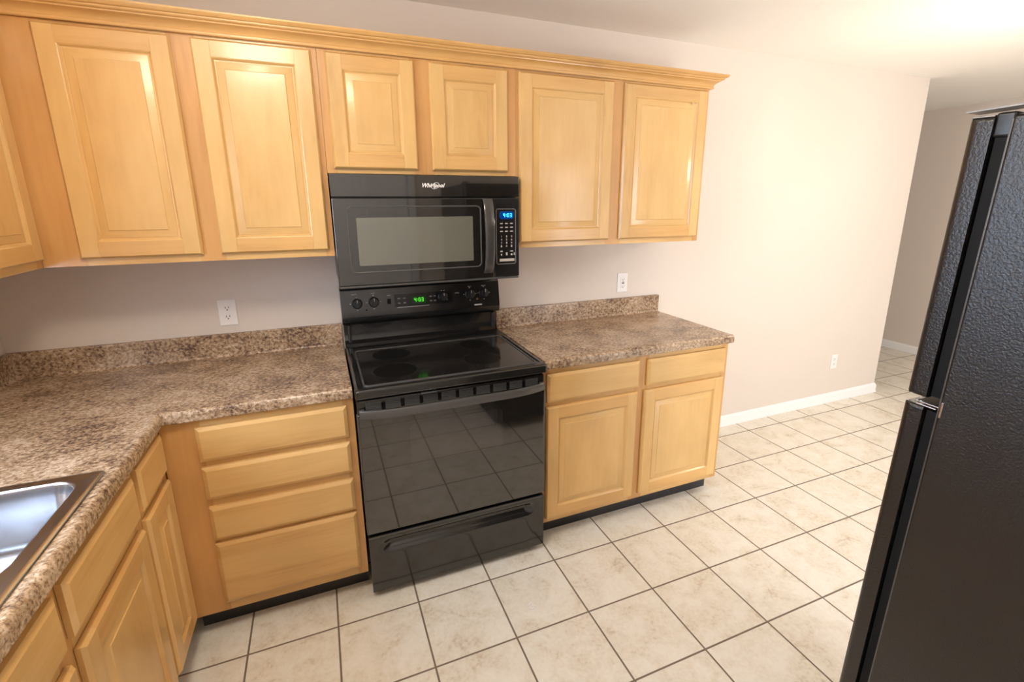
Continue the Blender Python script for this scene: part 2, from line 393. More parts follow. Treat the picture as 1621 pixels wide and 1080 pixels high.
# wall behind the camera: runs behind sink run, door and refrigerator, then the dining area opens beyond
SWY = -2.74; DX0, DX1, DH = 1.12, 1.93, 2.04
bm = BM()
box(bm, -0.12, DX0, SWY-0.12, SWY, 0, CH); box(bm, DX1, 3.05, SWY-0.12, SWY, 0, CH); box(bm, DX0, DX1, SWY-0.12, SWY, DH, CH)
box(bm, 2.93, 3.05, SY, SWY-0.12, 0, CH)
struct('wall_front', bm, WALL)
bm = BM(); PX0, PX1, PZ = 3.05, 4.75, 2.05
box(bm, PX1, FX, SY-0.12, SY, 0, CH); box(bm, 2.93, PX1, SY-0.12, SY, PZ, CH)
struct('wall_dining', bm, WALL)
# added patio door (frame + panes), out of view, to admit the fill light
bm = BM()
for a, b_ in ((PX0, PX0+.06), (PX0+.82, PX0+.88), (PX1-.06, PX1)): box(bm, a, b_, SY-.09, SY-.02, 0, PZ)
box(bm, PX0, PX1, SY-.09, SY-.02, PZ-.06, PZ); box(bm, PX0, PX1, SY-.09, SY-.02, 0, .06)
d2 = struct('door_2', bm, WHITE)
bm = BM(); box(bm, PX0+.06, PX0+.82, SY-.06, SY-.055, .06, PZ-.06); box(bm, PX0+.88, PX1-.06, SY-.06, SY-.055, .06, PZ-.06); link('pane', bm, PANE, d2)
# panelled door behind the camera
bm = BM(); box(bm, DX0+.01, DX1-.01, SWY-.07, SWY-.03, 0.008, DH-.01)
for (a0, a1) in ((DX0+.12, DX0+.36), (DX0+.45, DX0+.69)):
    for (z0, z1) in ((.2, .85), (.98, 1.55), (1.66, 1.9)):
        ring_panel(bm, (a1, SWY-.029, z0), (-1, 0, 0), (0, 1, 0), a1-a0, z1-z0, [(0, .004), (0, 0), (.012, -.004), (.03, .0)])
d1 = struct('door_1', bm, WHITE)
bm = BM(); lathe(bm, [(.03, 0), (.03, .006), (.01, .01), (.01, .035), (.026, .045), (.028, .06), (.018, .07)], (DX0+.075, SWY-.03, .95), (0, 1, 0)); link('door_knob', bm, BRASS, d1)
bm = BM()
for a, b_ in ((DX0-.06, DX0), (DX1, DX1+.06)): box(bm, a, b_, SWY, SWY+.015, 0, DH+.06)
box(bm, DX0, DX1, SWY, SWY+.015, DH, DH+.06); struct('trim_1', bm, WHITE)

# window over the sink
bm = BM()
for y0, y1 in ((WY0, WY0+.045), (WY1-.045, WY1)): box(bm, -.10, -.03, y0, y1, WZ0, WZ1)
box(bm, -.10, -.03, WY0+.045, WY1-.045, WZ0, WZ0+.045); box(bm, -.10, -.03, WY0+.045, WY1-.045, WZ1-.045, WZ1)
box(bm, -.09, -.04, WY0+.045, WY1-.045, 1.61, 1.65)
w1 = struct('window_1', bm, WHITE)
bm = BM(); box(bm, -.068, -.064, WY0+.045, WY1-.045, WZ0+.045, WZ1-.045); link('pane', bm, PANE, w1)
bm = BM(); box(bm, -.03, .022, WY0-.02, WY1+.02, WZ0-.02, WZ0, .003); struct('trim_2', bm, WHITE)

# baseboards: ogee-topped profile
BP = [(0, 0), (.014, 0), (.0165, .003), (.0165, .010), (.0125, .016), (.0125, .060), (.0105, .068), (.006, .075), (.004, .082), (0, .082)]
bm = BM(); sweep(bm, BP, [((XE+.004, 0), (0, -1)), ((BX, 0), (1, -1)), ((BX, NY), (1, 0))]); struct('baseboard_back', bm, WHITE)
bm = BM(); sweep(bm, BP, [((FX, SY), (-1, 0)), ((FX, NY), (-1, 0))]); struct('baseboard_right', bm, WHITE)

# ------------------------------------------------------------------ upper cabinets
def upper(label, x0, x1, zb, doors, y0=UF, end_right=False):
    c = thing('wall_cabinet', label, 'cabinet', ((x0+x1)/2, -.16, zb))
    bm = BM(); g = .0006
    # carcass
    box(bm, x0+g, x0+.016, y0+.019, -.001, zb+.004, ZT); box(bm, x1-.016, x1-g, y0+.019, -.001, zb+.004, ZT)
    box(bm, x0+.016, x1-.016, y0+.019, -.001, zb+.014, zb+.028); box(bm, x0+.016, x1-.016, y0+.019, -.001, ZT-.016, ZT)
    box(bm, x0+.016, x1-.016, -.006, -.001, zb+.028, ZT-.016)
    link('carcass', bm, WV, c)
    # face frame: stiles, mullion, rails
    bm = BM(); rw = .038
    xs = [x0+g]
    st = [(x0+g, doors[0][0]+.013)] + [(doors[i][1]-.013, doors[i+1][0]+.013) for i in range(len(doors)-1)] + [(doors[-1][1]-.013, x1-g)]
    for a, b_ in st: box(bm, a, b_, y0, y0+.019, zb, ZT)
    for (a, b_), (c0, d0) in zip(st, st[1:]):
        for z0, z1 in ((zb, zb+rw), (ZT-rw, ZT)): box(bm, b_, c0, y0+.0002, y0+.019, z0, z1, mi=1)
    link('face_frame', bm, [WS, WH], c, smooth=False)
    for a, b_ in doors:
        raised_door((a, UD, zb+.025 if zb < 1.5 else zb+.017), (1, 0, 0), (0, -1, 0), b_-a, ZT-.019-(zb+.025 if zb < 1.5 else zb+.017), c)
    return c
upper('maple wall cabinet with two raised-panel doors in the left corner, left of the microwave', 0.301, X0-.006, ZU, [(.409, .766), (.822, 1.196)])
upper('short maple wall cabinet with two small doors directly above the microwave', X0-.006, XR, ZM, [(1.242, 1.568), (1.628, 1.963)])
cr = upper('maple wall cabinet with two raised-panel doors right of the microwave, end of the run', XR, 3.068, ZU, [(2.017, 2.495), (2.556, 3.047)])
bm = BM(); lathe(bm, [(.006, 0), (.006, .0015), (.004, .0025)], (2.953, UD-.0004, 2.052), (0, -1, 0), 16); link('bumper', bm, simple('clear_bumper', (.62, .47, .30), .25), cr)
# left wall cabinet: face looks along +x
LF, LD = .300, .320
c = thing('wall_cabinet', 'maple wall cabinet on the left wall, cut off by the left edge of the view', 'cabinet', (.15, -.6, ZU))
bm = BM(); ye = -.90
box(bm, .001, LF-.019, ye, ye+.016, ZU+.004, ZT); box(bm, .001, LF-.019, -.020, -.004, ZU+.004, ZT)
box(bm, .001, LF-.019, ye+.016, -.020, ZU+.014, ZU+.028); box(bm, .001, LF-.019, ye+.016, -.020, ZT-.016, ZT)
box(bm, .001, .006, ye+.016, -.020, ZU+.028, ZT-.016); link('carcass', bm, WV, c)
bm = BM()
box(bm, LF-.019, LF, -.348, UF-.0012, ZU, ZT); box(bm, LF-.019, LF, ye, ye+.038, ZU, ZT)
box(bm, LF-.019, LF-.0002, ye+.038, -.348, ZU, ZU+.038, mi=1); box(bm, LF-.019, LF-.0002, ye+.038, -.348, ZT-.038, ZT, mi=1)
link('face_frame', bm, [WS, WH], c, smooth=False)
raised_door((LD, ye+.02, ZU+.025), (0, 1, 0), (1, 0, 0), (-.337)-(ye+.02), ZT-.019-ZU-.025, c)

# crown moulding: one run along the left wall cabinet, the front, and the right return
CP = [(.002, 2.1385), (.002, 2.129), (.013, 2.129), (.0155, 2.132), (.0160, 2.1375), (.0130, 2.1405), (.0150, 2.1455), (.0200, 2.1520), (.0290, 2.1580), (.0390, 2.1615), (.0400, 2.1660), (.0465, 2.1672), (.0500, 2.1705), (.0505, 2.1745), (.0560, 2.1755), (.0605, 2.1790), (.0645, 2.1850), (.0645, 2.1900), (.002, 2.1900)]
bm = BM(); sweep(bm, CP, [((LF, -.90), (1, 0)), ((LF, UF), (1, -1)), ((3.068, UF), (1, -1)), ((3.068, -.001), (1, 0))])
tag(link('crown_molding', bm, WR, origin=(1.7, UF, 2.13), angle=22), 'maple crown molding running along the top edge of the wall cabinets', 'molding')

# ------------------------------------------------------------------ base cabinets
ZB0, ZB1 = .102, .874
def base_back(label, x0, x1, fronts, mull, right_end=False):
    """fronts: (kind, xa, xb, za, zb)"""
    c = thing('base_cabinet', label, 'cabinet', ((x0+x1)/2, -.3, 0)); g = .0006
    bm = BM()
    box(bm, x0+g, x0+.016, YF+.019, -.002, ZB0, ZB1); box(bm, x1-.016, x1-g, YF+.019, -.002, ZB0, ZB1)
    box(bm, x0+.016, x1-.016, YF+.019, -.002, ZB0, ZB0+.016); box(bm, x0+.016, x1-.016, -.008, -.002, ZB0+.016, ZB1)
    for a, b_ in ((x0+g, x0+.016), (x1-.016, x1-g)): box(bm, a, b_, -.535, -.002, 0.0005, ZB0)
    link('carcass', bm, WV, c)
    bm = BM()
    st = mull
    for a, b_ in st: box(bm, a, b_, YF, YF+.019, ZB0, ZB1)
    for (a, b_), (c0, d0) in zip(st, st[1:]):
        for z0, z1 in ((ZB0, ZB0+.036), (ZB1-.03, ZB1)): box(bm, b_, c0, YF+.0002, YF+.019, z0, z1, mi=1)
        zs = sorted({(f[3], f[4]) for f in fronts})
        for (za, zb_), (zc, zd) in zip(zs, zs[1:]): box(bm, b_, c0, YF+.0002, YF+.019, zb_-.013, zc+.013, mi=1)
    link('face_frame', bm, [WS, WH], c, smooth=False)
    bm = BM(); box(bm, x0+g, x1-g, -.540, -.5355, 0.0005, ZB0-.001); link('toe_kick', bm, TOE, c)
    for k, a, b_, za, zb_ in fronts:
        if k == 'door': raised_door((a, YD, za), (1, 0, 0), (0, -1, 0), b_-a, zb_-za, c)
        else: drawer_front((a, YD, za), (1, 0, 0), (0, -1, 0), b_-a, zb_-za, c)
    return c
base_back('maple base cabinet with a stack of four drawers, left of the range', .6125, X0,
          [('d', .715, 1.196, .720, .846), ('d', .715, 1.196, .573, .697), ('d', .715, 1.196, .411, .543), ('d', .715, 1.196, .142, .396)],
          [(.6131, .728), (1.183, X0-.0006)])
base_back('maple base cabinet with two drawers over two doors, right of the range', XR, XE,
          [('d', 2.022, 2.507, .716, .849), ('d', 2.555, 3.037, .716, .849), ('door', 2.020, 2.503, .130, .694), ('door', 2.544, 3.035, .130, .694)],
          [(XR+.0006, 2.035), (2.490, 2.568), (3.022, XE-.0006)])
LFX, LDX = .610, .630
def base_left(label, y1, y0, fronts, st, blind=False):
    c = thing('base_cabinet', label, 'cabinet', (.3, (y0+y1)/2, 0)); g = .0006
    yb = -.004 if blind else y1-g
    bm = BM()
    box(bm, .002, LFX-.019, y0+g, y0+.016, ZB0, ZB1); box(bm, .002, LFX-.019, yb-.016, yb, ZB0, ZB1)
    box(bm, .002, LFX-.019, y0+.016, yb-.016, ZB0, ZB0+.016); box(bm, .002, .008, y0+.016, yb-.016, ZB0+.016, ZB1)
    for a, b_ in ((y0+g, y0+.016), (yb-.016, yb)): box(bm, .002, .535, a, b_, .0005, ZB0)
    link('carcass', bm, WV, c)
    bm = BM()
    for a, b_ in st: box(bm, LFX-.019, LFX, a, b_, ZB0, ZB1)
    s = sorted(st)
    for (a, b_), (c0, d0) in zip(s, s[1:]):
        for z0, z1 in ((ZB0, ZB0+.036), (ZB1-.03, ZB1), (.683, .735)): box(bm, LFX-.019, LFX-.0002, b_, c0, z0, z1, mi=1)
    link('face_frame', bm, [WS, WH], c, smooth=False)
    bm = BM(); box(bm, .5355, .540, y0+g, (-.5395 if blind else y1-g), .0005, ZB0-.001); link('toe_kick', bm, TOE, c)
    for k, ya, yb_, za, zb_ in fronts:
        if k == 'door': raised_door((LDX, ya, za), (0, 1, 0), (1, 0, 0), yb_-ya, zb_-za, c)
        else: drawer_front((LDX, ya, za), (0, 1, 0), (1, 0, 0), yb_-ya, zb_-za, c, k)
    return c
base_left('narrow maple corner base cabinet, one drawer over one slim door, beside the four-drawer cabinet', -.6105, -.889,
          [('drawer_front', -.872, -.640, .720, .852), ('door', -.872, -.640, .130, .690)],
          [(-.8884, -.859), (-.653, -.6115)], blind=True)
base_left('maple sink base cabinet with false drawer fronts over doors, under the steel sink', -.889, -1.789,
          [('false_front', -1.318, -.908, .720, .849), ('false_front', -1.766, -1.352, .720, .849), ('door', -1.310, -.904, .130, .684), ('door', -1.766, -1.350, .130, .684)],
          [(-1.7884, -1.753), (-1.365, -1.305), (-.921, -.8896)])
base_left('maple base cabinet at the near end of the sink run, toward the camera side', -1.789, -2.700,
          [('drawer_front', -2.22, -1.812, .720, .849), ('drawer_front', -2.68, -2.26, .720, .849), ('door', -2.22, -1.812, .130, .684), ('door', -2.68, -2.26, .130, .684)],
          [(-2.6994, -2.667), (-2.273, -2.207), (-1.825, -1.7896)])

# ------------------------------------------------------------------ countertops
ZC, ZL, CD = .914, .8755, .632
EDGE = [(-.026, ZL), (0, ZL), (.0015, ZL+.002), (.0015, ZC-.016)] + [(-.0135+.015*math.cos(a), ZC-.016+.0185*math.sin(a)) for a in [PI/2*k/6 for k in range(1, 6)]] + [(-.0135, ZC+.0022), (-.020, ZC+.0010), (-.026, ZC)]
SPL = [(0, ZC-.002), (.030, ZC-.002), (.030, ZC), (.0245, ZC+.0015), (.0205, ZC+.006), (.019, ZC+.012), (.019, ZC+.098), (.0175, ZC+.1015), (.0145, ZC+.103), (.0, ZC+.103)]
t = thing('countertop', 'brown speckled laminate corner countertop holding the sink, left of the range', 'countertop', (.3, -.8, ZL))
HX0, HX1, HY0, HY1 = .062, .582, -1.795, -.995       # sink cut-out
bm = BM(); xi = CD-.026; zc = ZC
box(bm, .0015, X0-.001, -CD+.026, -.0015, ZL, ZC)
box(bm, .0015, xi, HY1, -CD+.026, ZL, ZC); box(bm, .0015, HX0, HY0, HY1, ZL, ZC); box(bm, HX1, xi, HY0, HY1, ZL, ZC); box(bm, .0015, xi, -2.70, HY0, ZL, ZC)
sweep(bm, EDGE, [((X0-.001, -CD), (0, -1)), ((CD, -CD), (1, -1)), ((CD, -2.70), (1, 0))])
bmesh.ops.remove_doubles(bm, verts=bm.verts[:], dist=1e-5)
link('top', bm, LAM, t, angle=30)
bm = BM(); sweep(bm, SPL, [((X0-.001, -.0015), (0, -1)), ((.0015, -.0015), (1, -1)), ((.0015, -2.70), (1, 0))]); link('backsplash', bm, LAM, t)
t = thing('countertop', 'short brown speckled laminate countertop with a square-cut right end, right of the range', 'countertop', (2.5, -.3, ZL))
bm = BM(); XCE = XE+.012
box(bm, XR+.001, XCE, -CD+.026, -.0015, ZL, ZC); sweep(bm, EDGE, [((XR+.001, -CD), (0, -1)), ((XCE, -CD), (0, -1))]); link('top', bm, LAM, t, angle=30)
bm = BM(); sweep(bm, SPL, [((XR+.001, -.0015), (0, -1)), ((XCE, -.0015), (0, -1))]); link('backsplash', bm, LAM, t)

# ------------------------------------------------------------------ sink
sk = thing('kitchen_sink', 'stainless steel double bowl drop-in sink set in the left countertop', 'sink', (.32, -1.39, ZC))
OX0, OX1, OY0, OY1 = .045, .602, -1.812, -.977
cxs, cys = (OX0+OX1)/2, (OY0+OY1)/2
bowls = [(.100, .566, -1.378, -1.006), (.100, .566, -1.764, -1.412)]
bm = BM()
def rr3(x0, x1, y0, y1, r, z, n=6): return [(x, y, z) for x, y in rrect((x0+x1)/2, (y0+y1)/2, x1-x0, y1-y0, r, n)]
zr = ZC+.0008
edge = [rr3(OX0, OX1, OY0, OY1, .012, zr), rr3(OX0+.0015, OX1-.0015, OY0+.0015, OY1-.0015, .012, zr+.003), rr3(OX0+.006, OX1-.006, OY0+.006, OY1-.006, .012, zr+.0055),
        rr3(OX0+.013, OX1-.013, OY0+.013, OY1-.013, .012, zr+.0062), rr3(OX0+.017, OX1-.017, OY0+.017, OY1-.017, .012, zr+.0046)]
rings_to_mesh(bm, edge, False, False)
bmv = bm.verts[:]; outer = bmv[-28:]
zd = zr+.0046
# deck between the rim and the bowls: triangulated with the bowl openings as holes
loops = [outer]
bowl_top = []
for b_ in bowls:
    lv = [bm.verts.new(p) for p in rr3(*b_, .055, zd, 7)]; loops.append(lv); bowl_top.append(lv)
es = []
for lp in loops:
    for k in range(len(lp)):
        e = bm.edges.get((lp[k], lp[(k+1) % len(lp)])) or bm.edges.new((lp[k], lp[(k+1) % len(lp)])); es.append(e)
bmesh.ops.triangle_fill(bm, edges=es, use_beauty=True, use_dissolve=False)
link('rim', bm, STEEL, sk, angle=50)
for b_ in bowls:
    x0, x1, y0, y1 = b_; bm = BM()
    prof = [(0, zd, .055), (.003, zd-.0012, .055), (.006, zd-.006, .055), (.009, zd-.03, .055), (.016, ZC-.13, .055), (.022, ZC-.155, .055), (.040, ZC-.172, .05), (.075, ZC-.178, .04), (.150, ZC-.181, .03)]
    rings_to_mesh(bm, [rr3(x0+i, x1-i, y0+i, y1-i, r, z, 7) for i, z, r in prof], False, True)
    bo = link('bowl', bm, STEEL, sk, angle=60)
    bm = BM(); cx_, cy_ = (x0+x1)/2, (y0+y1)/2
    lathe(bm, [(.055, 0), (.055, .003), (.045, .0045), (.040, .002), (.020, .001), (.006, .004)], (cx_, cy_, ZC-.181), (0, 0, 1)); link('drain', bm, CHR, bo)

# ------------------------------------------------------------------ range
RX0, RX1 = 1.2265, 1.9985; RC = (RX0+RX1)/2
rg = thing('electric_range', 'black freestanding electric range with a smooth glass cooktop and oven', 'stove', (RC, -.35, 0))
bm = BM(); box(bm, RX0+.004, RX1-.004, -.628, -.012, .032, .880, .003)
for x in (RX0+.05, RX1-.05):
    for y in (-.58, -.07): lathe(bm, [(.018, 0), (.018, .006), (.009, .01), (.009, .034)], (x, y, .0005), (0, 0, 1), 16)
link('body', bm, BLK, rg)
# cooktop
bm = BM()
n = 28
def ck(i, z, r=.012): return rr3(RX0+i, RX1-i, -.680+i, -.062-i*0, r, z)
rings_to_mesh(bm, [ck(.010, .882), ck(.001, .8835), ck(0, .888), ck(0, .908), ck(.002, .914), ck(.007, .9175), ck(.016, .9185), ck(.0305, .9170)], True, True)
top = link('cooktop', bm, BLK, rg, angle=40)
bm = BM(); gx0, gx1, gy0, gy1 = 1.2625, 1.9625, -.648, -.182
rings_to_mesh(bm, [rr3(gx0, gx1, gy0, gy1, .02, .9165), rr3(gx0, gx1, gy0, gy1, .02, .9205), rr3(gx0+.003, gx1-.003, gy0+.003, gy1-.003, .018, .9215), rr3(gx0+.006, gx1-.006, gy0+.006, gy1-.006, .018, .9195)], False, True)
cg = link('glass_surface', bm, COOK, top)
bm = BM(); rings_to_mesh(bm, [rr3(gx0-.002, gx1+.002, gy0-.002, gy1+.002, .022, .9170), rr3(gx0-.001, gx1+.001, gy0-.001, gy1+.001, .022, .9225), rr3(gx0+.004, gx1-.004, gy0+.004, gy1-.004, .018, .9225), rr3(gx0+.005, gx1-.005, gy0+.005, gy1-.005, .018, .9190)], False, False); link('glass_trim', bm, SLVR, top)
for a, b_ in ((1.972, 1.981), (1.244, 1.253)):
    bm = BM(); box(bm, a, b_, -.63, -.20, .9155, .9192, .001); link('side_groove', bm, GASK, top)
for (bx, by, br) in ((1.396, -.508, .088), (1.768, -.500, .081), (1.412, -.285, .084), (1.800, -.280, .074)):
    bm = BM(); lathe(bm, [(br, 0), (br, .0004)], (bx, by, .91955), (0, 0, 1), 48)
    bu = link('burner', bm, BURN, cg)
    bm = BM(); m_ = 48
    rings_to_mesh(bm, [[(bx+(r)*math.cos(2*PI*k/m_), by+r*math.sin(2*PI*k/m_), .9202) for k in range(m_)] for r in (br-.0015, br)], False, False)
    link('burner_ring', bm, RING, bu)
# vent strip with blocks of slats between cooktop and door
bm = BM(); box(bm, RX0+.006, RX1-.006, -.652, -.628, .815, .866, .003); vs_ = link('vent_strip', bm, BLK, rg)
nb = 10; bx0, bx1 = RX0+.028, RX1-.028; bw = (bx1-bx0)/nb
for k in range(nb):
    a = bx0+k*bw+.007; b_ = bx0+(k+1)*bw-.007; bm = BM()
    box(bm, a, b_, -.6535, -.650, .822, .856, .001)
    for j in range(5): box(bm, a+.002, b_-.002, -.6575, -.653, .8245+j*.0064, .8275+j*.0064, .0006, 1)
    link('vent', bm, SLATM, vs_)
bm = BM(); box(bm, RX0+.24, RX0+.30, -.672, -.655, .866, .873, .002); link('door_latch', bm, SLVR, rg)
# oven door
ZD0, ZD1, YO = .298, .842, -.655
bm = BM(); box(bm, RX0+.003, RX1-.003, YO, -.630, ZD0, .813, .005, 3)
od = link('oven_door', bm, GLS, rg)
for a in (RX0+.001, RX1-.006):
    bm = BM(); box(bm, a, a+.005, YO+.0005, -.632, ZD0+.004, .810, .001); link('door_edge_trim', bm, SLVR, od)
bm = BM(); rings_to_mesh(bm, [[(x, YO-.0003, z) for x, z in rrect(1.607, .658, .385, .175, .02)], [(x, YO-.0008, z) for x, z in rrect(1.607, .658, .383, .173, .02)]], False, True); link('oven_window', bm, OWIN, od)
# bowed handle bar
bm = BM(); R = []; hw = RX1-RX0-.02
for k in range(33):
    s = k/32; x = RX0+.010+hw*s; bow = (1-abs(2*s-1)**5)
    y = YO-.004-.042*bow; zc_ = .820-.004*(1-bow)*1.0; th = .006+.002*(1-bow); hh = .0165
    R.append([(x, y+a*th, zc_+b_*hh) for a, b_ in ((-1, -.75), (-1.15, 0), (-1, .75), (-.55, 1), (.55, 1), (1, .75), (1, -.75), (.55, -1), (-.55, -1))])
rings_to_mesh(bm, R)
box(bm, RX0+.010, RX0+.030, YO-.012, YO+.004, .806, .834, .003); box(bm, RX1-.030, RX1-.010, YO-.012, YO+.004, .806, .834, .003)
link('oven_handle', bm, simple('handle_plastic', (0.075, 0.070, 0.066), 0.24), od, angle=50)
# storage drawer with a finger recess
bm = BM(); nx, nz = 40, 26; z0d, z1d = .032, .286; xs_ = [RX0+.004+(RX1-RX0-.008)*i/nx for i in range(nx+1)]
def ss(a, b_, v): v = min(1, max(0, (v-a)/(b_-a))); return v*v*(3-2*v)
V = []
for j in range(nz+1):
    z = z0d+(z1d-z0d)*j/nz; row = []
    for x in xs_:
        fx_ = ss(RX0+.045, RX0+.085, x)*(1-ss(RX1-.085, RX1-.045, x))
        rec = fx_*(ss(.205, .232, z))*(1-ss(.246, .262, z))*.020
        bulge = fx_*(1-ss(.195, .225, z))*ss(.032, .06, z)*.002
        row.append(bm.verts.new((x, YO-.002+rec-bulge, z)))
    V.append(row)
for j in range(nz):
    for i in range(nx): bm.faces.new((V[j][i], V[j][i+1], V[j+1][i+1], V[j+1][i]))
bk = [bm.verts.new((x, -.632, z)) for x, z in ((xs_[0], z0d), (xs_[-1], z0d), (xs_[-1], z1d), (xs_[0], z1d))]
bm.faces.new([bk[0], bk[1]] + [V[0][i] for i in range(nx, -1, -1)]); bm.faces.new([bk[3]] + [V[nz][i] for i in range(nx+1)] + [bk[2]])
bm.faces.new([bk[0]] + [V[j][0] for j in range(nz+1)] + [bk[3]]); bm.faces.new([bk[1], bk[2]] + [V[j][nx] for j in range(nz, -1, -1)]); bm.faces.new(bk)
dr = link('storage_drawer', bm, BLK, rg, angle=50)
bm = BM(); box(bm, RX0+.004, RX1-.004, YO-.0045, YO+.002, .2815, .2865, .0012); link('drawer_lip', bm, SLVR, dr)
# backguard: riser, then the sloped control panel
bm = BM()
prof = [(-.012, .905), (-.070, .905), (-.070, .925), (-.056, .940), (-.050, .975), (-.052, 1.015), (-.030, 1.035), (-.012, 1.035)]
rings_to_mesh(bm, [[(x, y, z) for y, z in prof] for x in (RX0+.004, RX1-.010)]); bgd = link('backguard', bm, BLK, rg, angle=30)
for xa, xb in ((RX0+.020, RX0+.036), (RX1-.034, RX1-.018)):
    bm = BM(); box(bm, xa, xb, -.066, -.048, .928, 1.016, .005, 3); link('corner_post', bm, BLK, bgd)
bm = BM()
PF = [(-.012, 1.022), (-.078, 1.024), (-.084, 1.027), (-.0890, 1.033), (-.0918, 1.042), (-.0930, 1.055), (-.0927, 1.070), (-.0905, 1.085), (-.076, 1.180), (-.069, 1.192), (-.050, 1.198), (-.012, 1.198)]
rings_to_mesh(bm, [[(x, y, z) for y, z in PF] for x in (RX0-.001, RX1+.0)]); 
pn = link('control_panel', bm, BLK, rg, angle=40)
pA, pB = Vector((0, -.0905, 1.085)), Vector((0, -.076, 1.180)); pU = (pB-pA).normalized(); pN = Vector((0, -pU.z, pU.y))
def pp(x, z, d=0.0):
    tt = (z-1.085)/(1.180-1.085); return Vector((x, 0, 0)) + pA + (pB-pA)*tt + pN*d
def plate(bm, x0, x1, z0, z1, d=.0005, th=.0):
    q = [pp(x0, z0, d), pp(x1, z0, d), pp(x1, z1, d), pp(x0, z1, d)]; b0 = [pp(x0, z0, 0), pp(x1, z0, 0), pp(x1, z1, 0), pp(x0, z1, 0)]
    rings_to_mesh(bm, [b0, q])
KN = [(1.297, 1.120, .021), (1.372, 1.122, .022), (1.703, 1.124, .021), (1.842, 1.126, .022), (1.916, 1.127, .022)]
for i, (kx, kz, kr) in enumerate(KN):
    bm = BM(); o_ = pp(kx, kz); lathe(bm, [(kr+.003, 0), (kr+.003, .003), (kr, .005), (kr*.92, .019), (kr*.84, .022), (.0, .022)][:-1], o_, pN, 28)
    kb = link('knob', bm, BPL, pn)
    bm = BM(); xx = Vector((1, 0, 0)); g0 = o_+pN*.0215
    q = [g0+xx*a+pU*b_ for a, b_ in ((-.0055, -kr*.85), (.0055, -kr*.85), (.0055, kr*.85), (-.0055, kr*.85))]; q2 = [p_+pN*.010 for p_ in q]
    rings_to_mesh(bm, [q, q2]); link('grip', bm, BPL, kb)
    bm = BM(); q = [g0+pN*.0101+xx*a+pU*b_ for a, b_ in ((-.0015, kr*.2), (.0015, kr*.2), (.0015, kr*.85), (-.0015, kr*.85))]; rings_to_mesh(bm, [q, [p_+pN*.0004 for p_ in q]]); link('pointer', bm, MARK, kb)
    # scale marks around the knob
    for a in ((0, 90, 180, 270) if i != 2 else range(-60, 241, 25)):
        bm = BM(); ca, sa = math.sin(math.radians(a)), math.cos(math.radians(a)); c_ = pp(kx+ca*(kr+.009), kz)+pU*sa*(kr+.009)
        q = [c_+xx*p_+pU*q_+pN*.0003 for p_, q_ in ((-.0028, -.0014), (.0028, -.0014), (.0028, .0014), (-.0028, .0014))]; rings_to_mesh(bm, [q, [v+pN*.0003 for v in q]]); link('dial_mark', bm, MARK, pn)
for kx, w_ in ((1.287, 'FRONT'), (1.370, 'REAR'), (1.842, 'REAR'), (1.916, 'FRONT')):
    text_mesh(w_, .0075, pp(kx, 1.163, .0006), (1, 0, 0), pU, 'dial_lettering', MARK, pn)
bm = BM(); plate(bm, 1.435, 1.451, 1.108, 1.132, .004); plate(bm, 1.4345, 1.4355, 1.108, 1.132, .004); link('rocker_switch', bm, GASK, pn)
text_mesh('LIGHT', .007, pp(1.443, 1.148, .0006), (1, 0, 0), pU, 'switch_lettering', MARK, pn)
bm = BM(); lathe(bm, [(.004, 0), (.004, .002)], pp(1.336, 1.088), pN, 16); link('indicator_light', bm, GASK, pn)
bm = BM(); lathe(bm, [(.005, 0), (.005, .002)], pp(1.879, 1.099), pN, 16); link('indicator_light', bm, ORANGE, pn)
bm = BM(); plate(bm, 1.468, 1.752, 1.092, 1.150, .0008); ec = link('electronic_control', bm, DISP, pn)
bm = BM(); plate(bm, 1.478, 1.632, 1.0865, 1.0885, .0010); link('trim_line', bm, MARK, pn)
bm = BM(); plate(bm, 1.550, 1.618, 1.100, 1.136, .0012); gd = link('clock_display', bm, GREENBG, ec)
def digits(s, cx, cz, h, base, xdir, up, nrm, mat, parent, name):
    """seven-segment clock reading"""
    SEG = {'0': 'abcdef', '3': 'abcdg', '4': 'bcfg', '1': 'bc', '5': 'acdfg', '9': 'abcdfg'}
    w = h*.52; th = h*.15; adv = w*1.45; tot = adv*(len(s)-(.55 if ':' in s else 0)); x = -tot/2+w*.2; bm = BM()
    o = Vector(base); xd = Vector(xdir).normalized(); ud = Vector(up).normalized(); nn = Vector(nrm).normalized()
    def rc(x0, x1, z0, z1):
        q = [o+xd*a+ud*b_+nn*.0002 for a, b_ in ((x0, z0), (x1, z0), (x1, z1), (x0, z1))]; rings_to_mesh(bm, [q, [v+nn*.0004 for v in q]])
    for ch in s:
        if ch == ':':
            rc(x, x+th, -h*.25, -h*.25+th); rc(x, x+th, h*.12, h*.12+th); x += adv*.45; continue
        S = {'a': (0, w, h/2-th, h/2), 'g': (0, w, -th/2, th/2), 'd': (0, w, -h/2, -h/2+th), 'f': (0, th, 0, h/2), 'e': (0, th, -h/2, 0), 'b': (w-th, w, 0, h/2), 'c': (w-th, w, -h/2, 0)}
        for k in SEG[ch]: a0, a1, z0, z1 = S[k]; rc(x+a0, x+a1, z0, z1)
        x += adv
    link(name, bm, mat, parent, smooth=False)
digits('4:03', 0, 0, .019, pp(1.584, 1.118, .0012), (1, 0, 0), pU, pN, GREEN, gd, 'clock_digits')
for bx_ in (1.489, 1.515, 1.642, 1.662, 1.740-.02):
    for bz_ in (1.108, 1.130):
        bm = BM(); plate(bm, bx_-.006, bx_+.006, bz_-.003, bz_+.003, .0014); link('touch_button', bm, simple('button_print', (0.22, 0.19, 0.18), 0.5) if 'button_print' not in MATS else MATS['button_print'], ec)
